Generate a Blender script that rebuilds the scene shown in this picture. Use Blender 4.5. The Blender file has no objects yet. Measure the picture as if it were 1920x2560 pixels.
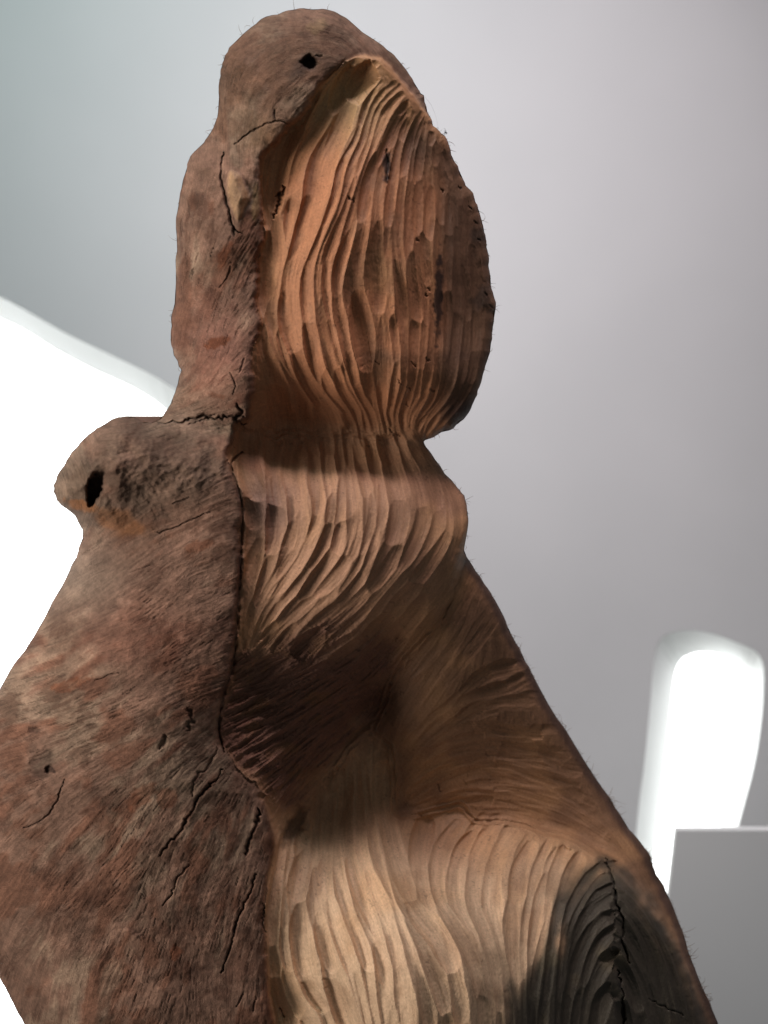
import bpy, math, random
import numpy as np
from mathutils import Vector
from mathutils.geometry import tessellate_polygon

# ------------------------------------------------------------------ camera, world, lights, exposure
scene = bpy.context.scene
COL = scene.collection
SW, SH = 1920.0, 2560.0            # size of the photograph; outlines below were measured on it
LENS, SENSOR = 28.0, 36.0
F = SH * LENS / SENSOR             # focal length in those units
PITCH = math.radians(16.0)
CAM = np.array([0.0, 0.0, 1.6])
FW = np.array([0, math.cos(PITCH), -math.sin(PITCH)])
UP = np.array([0, math.sin(PITCH), math.cos(PITCH)])
RT = np.array([1.0, 0, 0])
L0 = 0.95                          # horizontal distance from the camera to the sculpture's mid plane
WALL_Y = 3.3

cd = bpy.data.cameras.new('camera')
cam = bpy.data.objects.new('camera', cd); COL.objects.link(cam)
cam.location = CAM
cam.rotation_euler = (math.radians(90) - PITCH, 0, 0)
cd.sensor_fit = 'VERTICAL'; cd.sensor_height = SENSOR; cd.sensor_width = 27.0; cd.lens = LENS
cd.clip_start = 0.01; cd.clip_end = 100
cd.dof.use_dof = True; cd.dof.focus_distance = 0.97; cd.dof.aperture_fstop = 3.0
scene.camera = cam

world = bpy.data.worlds.new('World'); scene.world = world; world.use_nodes = True
bg = world.node_tree.nodes['Background']
bg.inputs[0].default_value = (0.80, 0.85, 0.88, 1); bg.inputs[1].default_value = 0.10

def area(name, loc, target, size, size_y, power, color, spread=180):
    ld = bpy.data.lights.new(name, 'AREA'); ld.shape = 'RECTANGLE'
    ld.size = size; ld.size_y = size_y; ld.energy = power; ld.color = color
    o = bpy.data.objects.new(name, ld); COL.objects.link(o)
    o.location = loc
    o.rotation_euler = (Vector(target) - Vector(loc)).to_track_quat('-Z', 'Y').to_euler()
    ld.spread = math.radians(spread)
    return o
area('room_window_light', (-2.5, -0.3, 1.75), (0.0, 0.95, 1.3), 1.2, 1.3, 17.5, (1.0, 0.95, 0.90), 90)
area('added_wall_fill', (-1.1, 0.9, 4.9), (-0.5, 3.3, 0.9), 2.2, 0.5, 28, (0.77, 1.0, 0.97), 84)  # added unseen lamp that brightens the wall and tints it cool
area('added_pink_fill', (0.3, 0.9, 4.6), (0.3, 3.3, -0.1), 1.2, 0.5, 28, (1.0, 0.82, 0.89), 80)  # added unseen lamp that gives the wall a pink tint

scene.render.engine = 'CYCLES'
scene.cycles.use_denoising = True
scene.view_settings.view_transform = 'Standard'
scene.view_settings.look = 'None'
scene.view_settings.exposure = 0.0
scene.view_settings.gamma = 1.0
scene.view_settings.use_curve_mapping = False

# ------------------------------------------------------------------ helpers
def rays(x, y):
    u = (np.asarray(x, float) - SW / 2) / F
    v = (SH / 2 - np.asarray(y, float)) / F
    return FW + u[..., None] * RT + v[..., None] * UP
def at_plane(x, y, Y):
    r = rays(x, y)
    return CAM + r * (Y / r[..., 1])[..., None]
def lin(r, g, b):
    def f(c):
        c /= 255.0
        return c / 12.92 if c <= 0.04045 else ((c + 0.055) / 1.055) ** 2.4
    return np.array([f(r), f(g), f(b)], dtype=np.float32)
def link(o, parent=None, label=None, cat=None, group=None, kind=None):
    COL.objects.link(o)
    if parent is not None: o.parent = parent
    if label: o['label'] = label
    if cat: o['category'] = cat
    if group: o['group'] = group
    if kind: o['kind'] = kind
    return o
def empty(name, loc, label, cat, group=None):
    o = bpy.data.objects.new(name, None); o.location = loc
    return link(o, None, label, cat, group)
def mesh_obj(name, verts, faces, mat, parent=None, smooth=False, **kw):
    me = bpy.data.meshes.new(name)
    me.from_pydata([tuple(map(float, v)) for v in verts], [], faces)
    if smooth:
        for p in me.polygons: p.use_smooth = True
    me.materials.append(mat); me.update()
    o = bpy.data.objects.new(name, me)
    link(o, parent, **kw)
    if parent is not None: o.matrix_parent_inverse = PINV[parent.name]
    return o
PINV = {}

def smoothstep(a, b, x):
    t = np.clip((x - a) / (b - a), 0, 1); return t * t * (3 - 2 * t)
def catmull(P, n=8, closed=False):
    P = np.asarray(P, float); N = len(P); out = []
    for i in range(N if closed else N - 1):
        if closed: p0, p1, p2, p3 = P[(i-1) % N], P[i], P[(i+1) % N], P[(i+2) % N]
        else: p0, p1, p2, p3 = P[max(i-1, 0)], P[i], P[i+1], P[min(i+2, N-1)]
        for k in range(n):
            t = k / n
            out.append(0.5 * (2*p1 + (p2-p0)*t + (2*p0-5*p1+4*p2-p3)*t*t + (3*p1-p0-3*p2+p3)*t**3))
    if not closed: out.append(P[-1])
    return np.array(out)

# ------------------------------------------------------------------ materials of the setting
def principled(name):
    m = bpy.data.materials.new(name); m.use_nodes = True
    return m, m.node_tree.nodes, m.node_tree.links, m.node_tree.nodes['Principled BSDF']
def plaster(name, c1, c2, bump=0.12):
    m, N, Lk, b = principled(name)
    tc = N.new('ShaderNodeTexCoord')
    n1 = N.new('ShaderNodeTexNoise'); n1.inputs['Scale'].default_value = 0.9; n1.inputs['Detail'].default_value = 4
    n2 = N.new('ShaderNodeTexNoise'); n2.inputs['Scale'].default_value = 160; n2.inputs['Detail'].default_value = 4
    r = N.new('ShaderNodeValToRGB')
    r.color_ramp.elements[0].position = 0.3; r.color_ramp.elements[0].color = (*c1, 1)
    r.color_ramp.elements[1].position = 0.7; r.color_ramp.elements[1].color = (*c2, 1)
    bm = N.new('ShaderNodeBump'); bm.inputs['Strength'].default_value = bump; bm.inputs['Distance'].default_value = 0.004
    Lk.new(tc.outputs['Object'], n1.inputs['Vector']); Lk.new(tc.outputs['Object'], n2.inputs['Vector'])
    Lk.new(n1.outputs['Fac'], r.inputs['Fac']); Lk.new(r.outputs['Color'], b.inputs['Base Color'])
    Lk.new(n2.outputs['Fac'], bm.inputs['Height']); Lk.new(bm.outputs['Normal'], b.inputs['Normal'])
    b.inputs['Roughness'].default_value = 0.85; b.inputs['Specular IOR Level'].default_value = 0.25
    return m
MAT_WALL = plaster('painted_plaster', (0.60, 0.595, 0.60), (0.66, 0.65, 0.655))
MAT_REVEAL = plaster('white_plaster', (0.86, 0.87, 0.86), (0.89, 0.90, 0.89))
MAT_PANEL = plaster('grey_board', (0.76, 0.76, 0.75), (0.80, 0.80, 0.79), 0.05)
def daylight_pane(strength):
    m = bpy.data.materials.new('daylit_glass'); m.use_nodes = True
    N = m.node_tree.nodes; N.clear()
    e = N.new('ShaderNodeEmission'); e.inputs[0].default_value = (0.97, 1.0, 0.99, 1); e.inputs[1].default_value = strength
    o = N.new('ShaderNodeOutputMaterial'); m.node_tree.links.new(e.outputs[0], o.inputs[0])
    return m
MAT_PANE = daylight_pane(4.6)

# ------------------------------------------------------------------ wall with two arched windows in splayed reveals
WIN_R_OUT = [(1560,2760),(1575,2300),(1592,2060),(1612,1900),(1625,1760),(1632,1670),(1644,1612),(1672,1584),(1727,1575),
             (1790,1587),(1848,1609),(1888,1627),(1906,1655),(1909,1700),(1904,1790),(1886,1909),(1845,2067),(1790,2300),(1700,2760)]
WIN_R_IN = [(1600,2760),(1625,2300),(1644,2060),(1662,1909),(1678,1766),(1687,1690),(1699,1654),(1723,1637),(1764,1630),
            (1809,1640),(1845,1664),(1865,1697),(1869,1734),(1863,1790),(1845,1888),(1825,1990),(1802,2067),(1750,2300),(1665,2760)]
WIN_L_OUT = [(-900,2760),(-890,2000),(-880,1300),(-850,1000),(-760,850),(-640,760),(-480,705),(-300,682),(-120,698),(0,742),(80,785),(170,836),
             (270,884),(370,932),(440,975),(530,1060),(580,1200),(590,1500),(580,2000),(560,2760)]
WIN_L_IN = [(-820,2760),(-810,2000),(-800,1300),(-760,1050),(-680,920),(-560,820),(-420,768),(-280,748),(-120,758),(0,797),(70,831),(127,868),
            (231,924),(347,978),(430,1040),(490,1130),(510,1250),(515,1500),(505,2000),(490,2760)]
def wall_with_windows():
    w3 = [(-7, WALL_Y, -2.5), (7, WALL_Y, -2.5), (7, WALL_Y, 6), (-7, WALL_Y, 6)]
    loops = [[Vector(p) for p in w3]]
    outs, ins = [], []
    for o_, i_ in ((WIN_L_OUT, WIN_L_IN), (WIN_R_OUT, WIN_R_IN)):
        a = catmull(o_, 5); b = catmull(i_, 5)
        A = at_plane(a[:,0], a[:,1], WALL_Y); B = at_plane(b[:,0], b[:,1], WALL_Y + 0.16)
        outs.append(A); ins.append(B)
        loops.append([Vector(p) for p in A])
    verts = [v for l in loops for v in l]
    tris = tessellate_polygon(loops)
    mesh_obj('wall', verts, [tuple(t) for t in tris], MAT_WALL, kind='structure')
    info = [('big round-topped window blown out white behind the sculpture at left', 0),
            ('tall narrow round-topped window glowing white above the grey panel', 1)]
    for lab, k in info:
        A, B = outs[k], ins[k]
        base = (A[0] + A[-1]) / 2
        e = empty('arched_window', tuple(base), lab, 'window')
        bpy.context.view_layer.update(); PINV[e.name] = e.matrix_world.inverted()
        n = len(A); m = len(B)
        # bridge outer loop and inner loop by their relative arc position
        def resamp(P, q):
            d = np.r_[0, np.cumsum(np.linalg.norm(np.diff(P, axis=0), axis=1))]; d /= d[-1]
            return np.stack([np.interp(q, d, P[:, c]) for c in range(3)], 1)
        q = np.linspace(0, 1, 160)
        A2, B2 = resamp(A, q), resamp(B, q)
        A2[:, 1] = WALL_Y + 0.0; B2[:, 1] = WALL_Y + 0.16
        V = list(A2) + list(B2)
        Fc = [(i, i+1, 160+i+1, 160+i) for i in range(159)] + [(159, 0, 160, 319)]
        mesh_obj('reveal', V, Fc, MAT_REVEAL, e, smooth=False)
        P2 = B2.copy(); P2[:, 1] = WALL_Y + 0.158
        t = tessellate_polygon([[Vector(p) for p in P2]])
        mesh_obj('pane', P2, [tuple(x) for x in t], MAT_PANE, e)
wall_with_windows()

# grey upright panel, lower right
def panel():
    yp = 2.35
    c = at_plane(np.array([1690.0]), np.array([2075.0]), yp)[0]
    x0, z1 = c[0], c[2]; x1 = x0 + 0.9; z0 = z1 - 1.4; t = 0.018; bv = 0.002
    e = empty('display_panel', (x0 + 0.45, yp, z0), 'plain grey upright panel with a square corner below the narrow window', 'panel')
    bpy.context.view_layer.update(); PINV[e.name] = e.matrix_world.inverted()
    V = []
    for (yy, s) in ((yp, bv), (yp + bv, 0), (yp + t, 0)):
        V += [(x0+s, yy, z0+s), (x1-s, yy, z0+s), (x1-s, yy, z1-s), (x0+s, yy, z1-s)]
    Fc = [(0,1,2,3), (11,10,9,8)]
    for k in (0, 4):
        for i in range(4):
            j = (i+1) % 4; Fc.append((k+j, k+i, k+4+i, k+4+j))
    mesh_obj('board', V, Fc, MAT_PANEL, e)
panel()

# ------------------------------------------------------------------ the sculpture: traced outline and regions
rng = np.random.default_rng(7)
SIL = [(739,22),(788,21),(829,26),(861,43),(907,79),(959,117),(991,144),(1019,179),(1046,222),(1059,246),(1076,301),(1098,328),(1116,353),
 (1130,396),(1160,445),(1181,483),(1195,521),(1208,559),(1214,597),(1218,652),(1230,717),(1234,782),(1230,836),(1225,891),(1208,934),(1195,988),
 (1176,1032),(1132,1070),(1089,1089),(1066,1097),(1060,1106),(1083,1140),(1112,1183),(1151,1227),(1164,1248),(1170,1289),(1169,1333),(1163,1384),
 (1189,1424),(1218,1468),(1240,1506),(1262,1554),(1293,1610),(1324,1668),(1373,1760),(1423,1840),(1490,1944),(1533,2006),(1576,2073),(1619,2129),
 (1644,2184),(1669,2239),(1699,2313),(1727,2393),(1755,2467),(1785,2541),(1815,2620),(1840,2700),(1840,2720),
 (140,2720),(120,2680),(90,2620),(53,2546),(24,2493),(0,2445),(-60,2320),(-95,2150),(-95,2000),(-60,1850),(0,1717),(63,1625),(90,1585),(125,1519),(159,1456),
 (181,1408),(198,1369),(206,1331),(205,1319),(193,1302),(183,1285),(159,1266),(140,1244),(133,1220),(140,1196),(154,1167),(174,1138),(203,1104),
 (231,1078),(260,1061),(284,1046),(313,1041),(333,1043),(352,1049),(371,1056),(398,1049),(419,1017),(438,979),(450,934),(448,916),(434,880),(427,836),
 (430,782),(437,739),(441,663),(442,608),(439,560),(443,515),(454,461),(468,418),(481,385),(509,355),(530,326),(542,293),(546,255),(549,190),(554,157),
 (568,130),(587,103),(628,71),(660,46),(693,33)]
SIL = catmull(SIL, 5, True)
def loopnoise(n, k, amp):
    a = rng.normal(size=n); ker = np.ones(k) / k
    a = np.real(np.fft.ifft(np.fft.fft(a) * np.fft.fft(np.r_[ker, np.zeros(n - k)])))
    return amp * a / a.std()
nn = len(SIL)
tan = np.roll(SIL, -1, 0) - np.roll(SIL, 1, 0); nor = np.stack([tan[:,1], -tan[:,0]], 1) / (np.linalg.norm(tan, axis=1, keepdims=True) + 1e-6)
SIL = SIL + nor * ((loopnoise(nn, 2, 1.0) + loopnoise(nn, 6, 1.0)) * np.where((SIL[:,0] > 1040) & (SIL[:,1] < 1100), 1.9, 1.0))[:, None]

STEP = 2.3
gx = np.arange(-112, 1850, STEP); gy = np.arange(8, 2740, STEP)
GX, GY = np.meshgrid(gx, gy)
NY, NX = GX.shape

def poly_sdf(P, X, Y, closed=True, sign=True):
    """distance to a polyline, negative inside when closed"""
    sh = X.shape; x = X.ravel().astype(np.float32); y = Y.ravel().astype(np.float32)
    best = np.full(x.shape, 1e12, np.float32); ins = np.zeros(x.shape, bool)
    n = len(P)
    for i in range(n if closed else n - 1):
        ax, ay = P[i]; bx, by = P[(i+1) % n]
        dx, dy = bx-ax, by-ay; l2 = dx*dx + dy*dy + 1e-9
        t = np.clip(((x-ax)*dx + (y-ay)*dy) / l2, 0, 1)
        d = (x-ax-t*dx)**2 + (y-ay-t*dy)**2
        np.minimum(best, d, out=best)
        if closed and sign and ay != by:
            c = ((ay > y) != (by > y))
            ins ^= c & (x < (bx-ax) * (y-ay) / (by-ay) + ax)
    d = np.sqrt(best)
    if closed and sign: d = np.where(ins, -d, d)
    return d.reshape(sh)
def upsample(C, cx, cy, X=None, Y=None):
    X = GX if X is None else X; Y = GY if Y is None else Y
    fx = np.clip((X - cx[0]) / (cx[1]-cx[0]), 0, len(cx) - 1.001); fy = np.clip((Y - cy[0]) / (cy[1]-cy[0]), 0, len(cy) - 1.001)
    ix = fx.astype(int); iy = fy.astype(int); fx = fx - ix; fy = fy - iy
    return (C[iy,ix]*(1-fx)*(1-fy) + C[iy,ix+1]*fx*(1-fy) + C[iy+1,ix]*(1-fx)*fy + C[iy+1,ix+1]*fx*fy)
cxs = np.arange(-130, 1880, 5.0); cys = np.arange(-10, 2760, 5.0)
CX, CY = np.meshgrid(cxs, cys)
def sdf_grid(P, n=4):
    return upsample(poly_sdf(P, CX, CY), cxs, cys)

def vnoise(cell, seed, X=None, Y=None):
    X = GX if X is None else X; Y = GY if Y is None else Y
    r = np.random.default_rng(seed)
    cx = cell if np.isscalar(cell) else cell[0]; cy = cell if np.isscalar(cell) else cell[1]
    u = (X + 4000) / cx; v = (Y + 4000) / cy
    tab = r.random((512, 512)).astype(np.float32) * 2 - 1
    iu = np.floor(u).astype(int); iv = np.floor(v).astype(int); fu = u - iu; fv = v - iv
    fu = fu*fu*(3-2*fu); fv = fv*fv*(3-2*fv)
    g = lambda a, b: tab[b % 512, a % 512]
    return g(iu,iv)*(1-fu)*(1-fv) + g(iu+1,iv)*fu*(1-fv) + g(iu,iv+1)*(1-fu)*fv + g(iu+1,iv+1)*fu*fv
def fbm(cell, seed, oct=4, X=None, Y=None):
    s = 0; a = 1; t = 0
    for k in range(oct):
        s = s + a * vnoise(cell / 2**k, seed + 17*k, X, Y); t += a; a *= 0.55
    return s / t
def rbf(pts, X=None, Y=None, reg=1e-3):
    X = GX if X is None else X; Y = GY if Y is None else Y
    p = np.array(pts, float); q = p[:, :2] / 500.0; n = len(q)
    def ph(r2): return 0.5 * r2 * np.log(r2 + 1e-9)
    K = ph(((q[:,None]-q[None])**2).sum(-1)) + reg*np.eye(n)
    A = np.zeros((n+3, n+3)); A[:n,:n] = K; A[:n,n] = 1; A[:n,n+1:] = q; A[n,:n] = 1; A[n+1:,:n] = q.T
    w = np.linalg.solve(A, np.r_[p[:,2], 0, 0, 0])
    cX, cY = CX[::2, ::2] / 500.0, CY[::2, ::2] / 500.0
    out = w[n] + w[n+1]*cX + w[n+2]*cY
    for i in range(n): out = out + w[i] * ph((cX-q[i,0])**2 + (cY-q[i,1])**2)
    return upsample(out, cxs[::2], cys[::2])

sdfS = upsample(poly_sdf(SIL, CX, CY), cxs, cys)
WX = GX + 5*vnoise(40, 901) + 2.5*vnoise(13, 902); WY = GY + 5*vnoise(40, 903) + 2.5*vnoise(13, 904)
def region(P, smooth=3, warp=1.0):
    return upsample(poly_sdf(catmull(P, smooth, True), CX, CY), cxs, cys, GX + (WX-GX)*warp, GY + (WY-GY)*warp)

HEAD = [(726,326),(769,271),(802,222),(834,184),(872,152),(915,136),(943,141),(975,168),(1002,206),(1035,244),(1062,277),(1110,310),(1260,420),(1300,800),(1230,1090),
        (1075,1100),(900,1090),(760,1090),(612,1075),(617,1043),(631,961),(636,902),(639,847),(647,804),(641,744),(644,679),(655,625),(666,592),(655,543),(652,488),(650,445),(652,412),(666,380),(693,358)]
CHEST = [(612,1061),(700,1088),(900,1088),(1075,1095),(1240,1180),(1240,1340),(1166,1388),(1146,1434),(1122,1520),(1079,1575),(1030,1630),(985,1690),(960,1760),(930,1830),(880,1870),
         (840,1930),(800,1990),(770,2030),(720,2040),(661,1987),(617,1944),(579,1900),(555,1871),(547,1828),(552,1780),(569,1722),(581,1669),(588,1596),(593,1524),(598,1471),(600,1408),(603,1336),(605,1278),
         (600,1234),(586,1201),(574,1157),(574,1124),(586,1095)]
BELLY = [(661,1995),(720,2020),(770,2020),(800,1985),(840,1925),(880,1865),(930,1830),(975,1870),(985,1966),(987,2034),(1040,2040),(1146,2012),(1189,2052),(1275,2055),(1349,2078),(1423,2095),(1478,2130),(1515,2147),
         (1575,2190),(1640,2276),(1695,2369),(1732,2461),(1760,2559),(1790,2760),(720,2760),(685,2556),(675,2488),(668,2416),(663,2320),(663,2252),(675,2175),(690,2112),(675,2050)]
RINGS = [(1520,2150),(1455,2178),(1408,2232),(1388,2300),(1372,2360),(1320,2410),(1282,2480),(1262,2560),(1260,2760),(1790,2760),(1760,2559),(1732,2461),(1695,2369),(1640,2276),(1575,2190)]
STAIN = [(588,1640),(640,1640),(700,1605),(770,1580),(830,1545),(870,1555),(830,1600),(800,1640),(870,1620),(960,1590),(1010,1620),(970,1700),(935,1800),(880,1850),(830,1905),(780,1960),(740,2010),(700,2030),(650,1985),(600,1920),(545,1870),(530,1800),(560,1720)]
dH, dC, dB, dR, dSt = region(HEAD, 3, 1.5), region(CHEST, 3, 1.5), region(BELLY, 3, 0.5), region(RINGS), region(STAIN, 3, 3.0)
# everything right of the seam that is none of these is the flank
FLANKP = [(1240,1340),(1166,1388),(1146,1434),(1122,1520),(1079,1575),(1030,1630),(985,1690),(960,1760),(930,1830),(975,1870),(985,1966),(987,2034),(1040,2040),(1146,2012),(1189,2052),(1275,2055),(1349,2078),(1423,2095),(1478,2130),(1515,2147),
          (1575,2190),(1640,2276),(1695,2369),(1732,2461),(1760,2559),(1790,2760),(1900,2760),(1900,2200),(1600,1800)]
dE = region(FLANKP, 3, 0.5)

# ------------------------------------------------------------------ large form (heights toward the viewer)
W = rbf([(740,60,95),(640,130,105),(850,110,85),(1000,180,60),(770,200,110),(600,280,100),(700,300,115),(520,420,95),(620,480,110),(480,600,85),(570,620,115),(640,640,105),(500,800,85),(600,820,115),
         (480,940,90),(590,960,120),(430,1045,60),(520,1045,75),(610,1040,90),(380,1120,115),(500,1140,125),(580,1150,120),(250,1150,120),(200,1230,100),(300,1350,115),(450,1300,130),(590,1300,135),(200,1500,110),(400,1500,150),(580,1500,140),
         (100,1700,110),(300,1750,170),(500,1750,150),(560,1830,120),(0,1950,110),(250,1950,165),(480,1950,160),(620,2000,110),(0,2200,120),(250,2250,165),(480,2250,140),(640,2250,115),(100,2450,140),(350,2500,160),(550,2500,130),(680,2550,120),(300,2720,160),(600,2720,140),
         (1100,320,20),(1300,600,-60)])
K = rbf([(680,600,96),(700,420,90),(770,330,78),(850,220,72),(940,170,66),(1030,260,42),(850,450,98),(850,650,104),(850,820,96),(760,700,102),(1000,450,58),(1000,650,70),(1000,820,62),(1110,450,0),(1130,650,2),(1130,820,-4),(1210,620,-60),(1215,800,-60),
         (660,800,94),(660,950,80),(720,960,64),(850,980,52),(1000,980,34),(1120,960,2),(1170,980,-26),(640,1085,8),(760,1080,-44),(900,1080,-58),(1000,1085,-66),(1055,1098,-76),
         (600,1180,98),(720,1190,62),(850,1210,66),(1000,1230,34),(1110,1260,-24),(620,1350,106),(800,1350,112),(950,1350,98),(1080,1370,44),(1155,1330,-10),(620,1500,104),(800,1500,104),(950,1480,86),(1060,1490,30),(1115,1490,-20),
         (580,1700,82),(700,1700,58),(800,1680,22),(900,1640,-5),(980,1620,-50),(850,1780,-105),(930,1780,-195),(980,1690,-120),(600,1860,82),(680,1900,55),(780,1880,-48),(640,1990,78),(720,1990,6),
         (740,2064,-30),(690,2200,72),(700,2120,36),(900,1880,-175),(970,1900,-165),(830,1950,-140),(880,2050,-78),(970,2050,-78),(850,2200,40),(960,2200,44),(700,2400,96),(800,2400,112),(950,2400,152),(1100,2400,158),(1000,2600,185),(720,2600,80),
         (1080,2060,-172),(1200,2075,-168),(1350,2100,-160),(1470,2150,-150),(1050,2170,-20),(1130,2190,-24),(1230,2200,-28),(1350,2220,-30),(1250,2400,98),(1350,2450,76),(1300,2640,105),
         (1515,2230,-48),(1450,2350,26),(1515,2400,14),(1600,2350,-36),(1680,2450,-66),(1600,2560,-4),(1730,2600,-70)])
E = rbf([(1200,1440,-130),(1280,1640,-190),(1400,1830,-255),(1520,2010,-285),(1640,2210,-240),(1120,1540,-90),(1100,1640,-105),(1180,1700,-140),(1280,1850,-218),(1000,1800,-160),(1080,1900,-180),(1200,1950,-214),(1350,2000,-250),(1450,2080,-258),
         (1000,2000,-180),(1146,2015,-202),(1300,2050,-230),(1600,2200,-222),(1700,2420,-180),(960,1780,-185),(1760,2600,-160),(1050,1720,-124),(1040,1650,-106)])

W *= 1.2; K *= 1.3; E *= 1.25

# ------------------------------------------------------------------ gouge strokes
GOUGE = np.zeros_like(GX)                 # lower envelope of all scoops
DIRX = np.zeros_like(GX); DIRY = np.zeros_like(GX); 
def resample(P, n):
    P = catmull(P, 8); d = np.r_[0, np.cumsum(np.linalg.norm(np.diff(P, axis=0), axis=1))]; q = np.linspace(0, d[-1], n)
    return np.stack([np.interp(q, d, P[:,0]), np.interp(q, d, P[:,1])], 1)
def scoop(P, w, depth, endk=0.8):
    """carve one gouge stroke along polyline P with half widths w"""
    m = 1.9 * w.max()
    i0 = max(int((P[:,1].min()-m-gy[0])/STEP), 0); i1 = min(int((P[:,1].max()+m-gy[0])/STEP)+1, NY)
    j0 = max(int((P[:,0].min()-m-gx[0])/STEP), 0); j1 = min(int((P[:,0].max()+m-gx[0])/STEP)+1, NX)
    if i1 <= i0 or j1 <= j0: return
    x = GX[i0:i1, j0:j1]; y = GY[i0:i1, j0:j1]
    best = np.full(x.shape, 1e9); T = np.zeros(x.shape); Wd = np.ones(x.shape); tx = np.zeros(x.shape); ty = np.zeros(x.shape); LS = np.zeros(x.shape)
    n = len(P)
    for i in range(n-1):
        ax, ay = P[i]; dx, dy = P[i+1]-P[i]; l = math.hypot(dx, dy) + 1e-6
        t = np.clip(((x-ax)*dx + (y-ay)*dy) / (l*l), 0, 1)
        wd = w[i] + (w[i+1]-w[i])*t
        d = ((x-ax-t*dx)**2 + (y-ay-t*dy)**2) / (wd*wd)
        k = d < best
        best = np.where(k, d, best); T = np.where(k, (i+t)/(n-1), T); Wd = np.where(k, wd, Wd)
        tx = np.where(k, dx/l, tx); ty = np.where(k, dy/l, ty)
        LS = np.where(k, ((x-ax)*dy - (y-ay)*dx)/l/wd*(1.0 if dy > 0 else -1.0), LS)
    dep = depth * Wd / 20.0
    h = dep * (0.40*best + 0.60*best**3 - 1.0 + 0.55*np.clip(LS, -1.4, 1.4) + endk * np.abs(2*T-1)**6)
    cur = GOUGE[i0:i1, j0:j1]; k = h < cur
    cur[k] = h[k]; DIRX[i0:i1, j0:j1][k] = tx[k]; DIRY[i0:i1, j0:j1][k] = ty[k]
def bundle(guides, counts, depth=8.0, length=(0.25, 0.5), wander=0.18, wmul=0.66, seed=1, wmin=5, wmax=40, endk=0.9):
    r = np.random.default_rng(seed); n = 33
    G = [resample(g, n) for g in guides]
    lines = []
    for a in range(len(G)-1):
        for k in range(counts[a]):
            f = (k + 0.5 + r.uniform(-0.16, 0.16)) / counts[a]
            lines.append((G[a]*(1-f) + G[a+1]*f, np.linalg.norm(G[a+1]-G[a], axis=1)/counts[a]))
    for Lc, sp in lines:
        tg = np.gradient(Lc, axis=0); tg /= np.linalg.norm(tg, axis=1, keepdims=True) + 1e-6
        # use the spacing across the stroke only
        nm = np.stack([-tg[:,1], tg[:,0]], 1)
        t0 = -r.uniform(0, 0.25)
        q = np.linspace(0, 1, n)
        ph1, ph2 = r.uniform(0, 6.28, 2)
        a, b = r.uniform(0, 0.06), r.uniform(0.94, 1); s = np.linspace(a, b, 30)
        spn = np.clip(np.interp(s, q, sp), wmin/wmul, wmax/wmul)
        px = np.stack([np.interp(s, q, Lc[:,0]), np.interp(s, q, Lc[:,1])], 1) + np.stack([np.interp(s, q, nm[:,0]), np.interp(s, q, nm[:,1])], 1)*(0.13*np.sin(s*9 + ph1)*spn)[:, None]
        scoop(px, spn*wmul*r.uniform(0.9, 1.15)*(1 + 0.18*np.sin(s*23 + ph2)), depth*r.uniform(0.65, 0.8), 0.5)
        while t0 < 0.98:
            ln = r.uniform(*length); a, b = max(t0 - 0.03, r.uniform(0, 0.05)), min(t0 + ln + 0.03, r.uniform(0.95, 1))
            if b - a > 0.05:
                s = np.linspace(a, b, 12)
                px = np.stack([np.interp(s, q, Lc[:,0]), np.interp(s, q, Lc[:,1])], 1)
                spn = np.clip(np.interp(s, q, sp), wmin/wmul, wmax/wmul)
                nn_ = np.stack([np.interp(s, q, nm[:,0]), np.interp(s, q, nm[:,1])], 1)
                off = r.normal(0, 0.75*wander) + 0.13*np.sin(s*9 + ph1) + r.normal(0, 0.8*wander)*(np.linspace(-1, 1, 12))
                px = px + nn_ * (off*spn)[:, None]
                w = spn * wmul * r.uniform(0.82, 1.22) * (0.7 + 0.3*np.sin(np.linspace(0, math.pi, 12)))
                scoop(px, w, depth * r.uniform(0.92, 1.22), endk)
            t0 += ln
HG = [[(690,370),(664,450),(668,560),(660,700),(664,850),(680,980),(690,1112)],
      [(770,275),(705,385),(690,520),(688,663),(677,804),(710,902),(750,988),(760,1112)],
      [(870,158),(800,240),(745,350),(715,460),(712,570),(700,690),(695,790),(722,880),(775,985),(800,1112)],
      [(937,145),(877,218),(834,326),(795,400),(770,490),(742,598),(715,690),(715,790),(735,860),(775,950),(830,1030),(845,1112)],
      [(975,185),(921,245),(888,347),(850,412),(834,488),(795,590),(757,690),(760,790),(785,890),(815,970),(860,1030),(880,1112)],
      [(1000,215),(948,265),(921,347),(890,423),(865,500),(835,581),(810,663),(818,771),(848,880),(872,972),(905,1025),(920,1114)],
      [(1026,240),(985,282),(953,347),(928,412),(912,477),(898,560),(880,630),(872,717),(880,804),(895,891),(915,977),(940,1035),(955,1114)],
      [(1050,258),(1015,310),(990,400),(968,500),(957,600),(965,706),(970,800),(985,880),(980,960),(970,1040),(990,1112)],
      [(1072,285),(1060,350),(1045,450),(1037,560),(1045,680),(1060,780),(1055,880),(1042,980),(1015,1050),(1030,1112)],
      [(1092,322),(1105,420),(1112,520),(1112,640),(1115,760),(1110,880),(1092,990),(1045,1060),(1050,1112)],
      [(1125,370),(1170,480),(1195,600),(1208,720),(1208,840),(1180,960),(1120,1040),(1062,1096)]]
bundle(HG, [1,1,1,1,2,2,2,3,3,4], 15.5, (0.10,0.28), 0.16, 0.68, 11, wmax=34)
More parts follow.
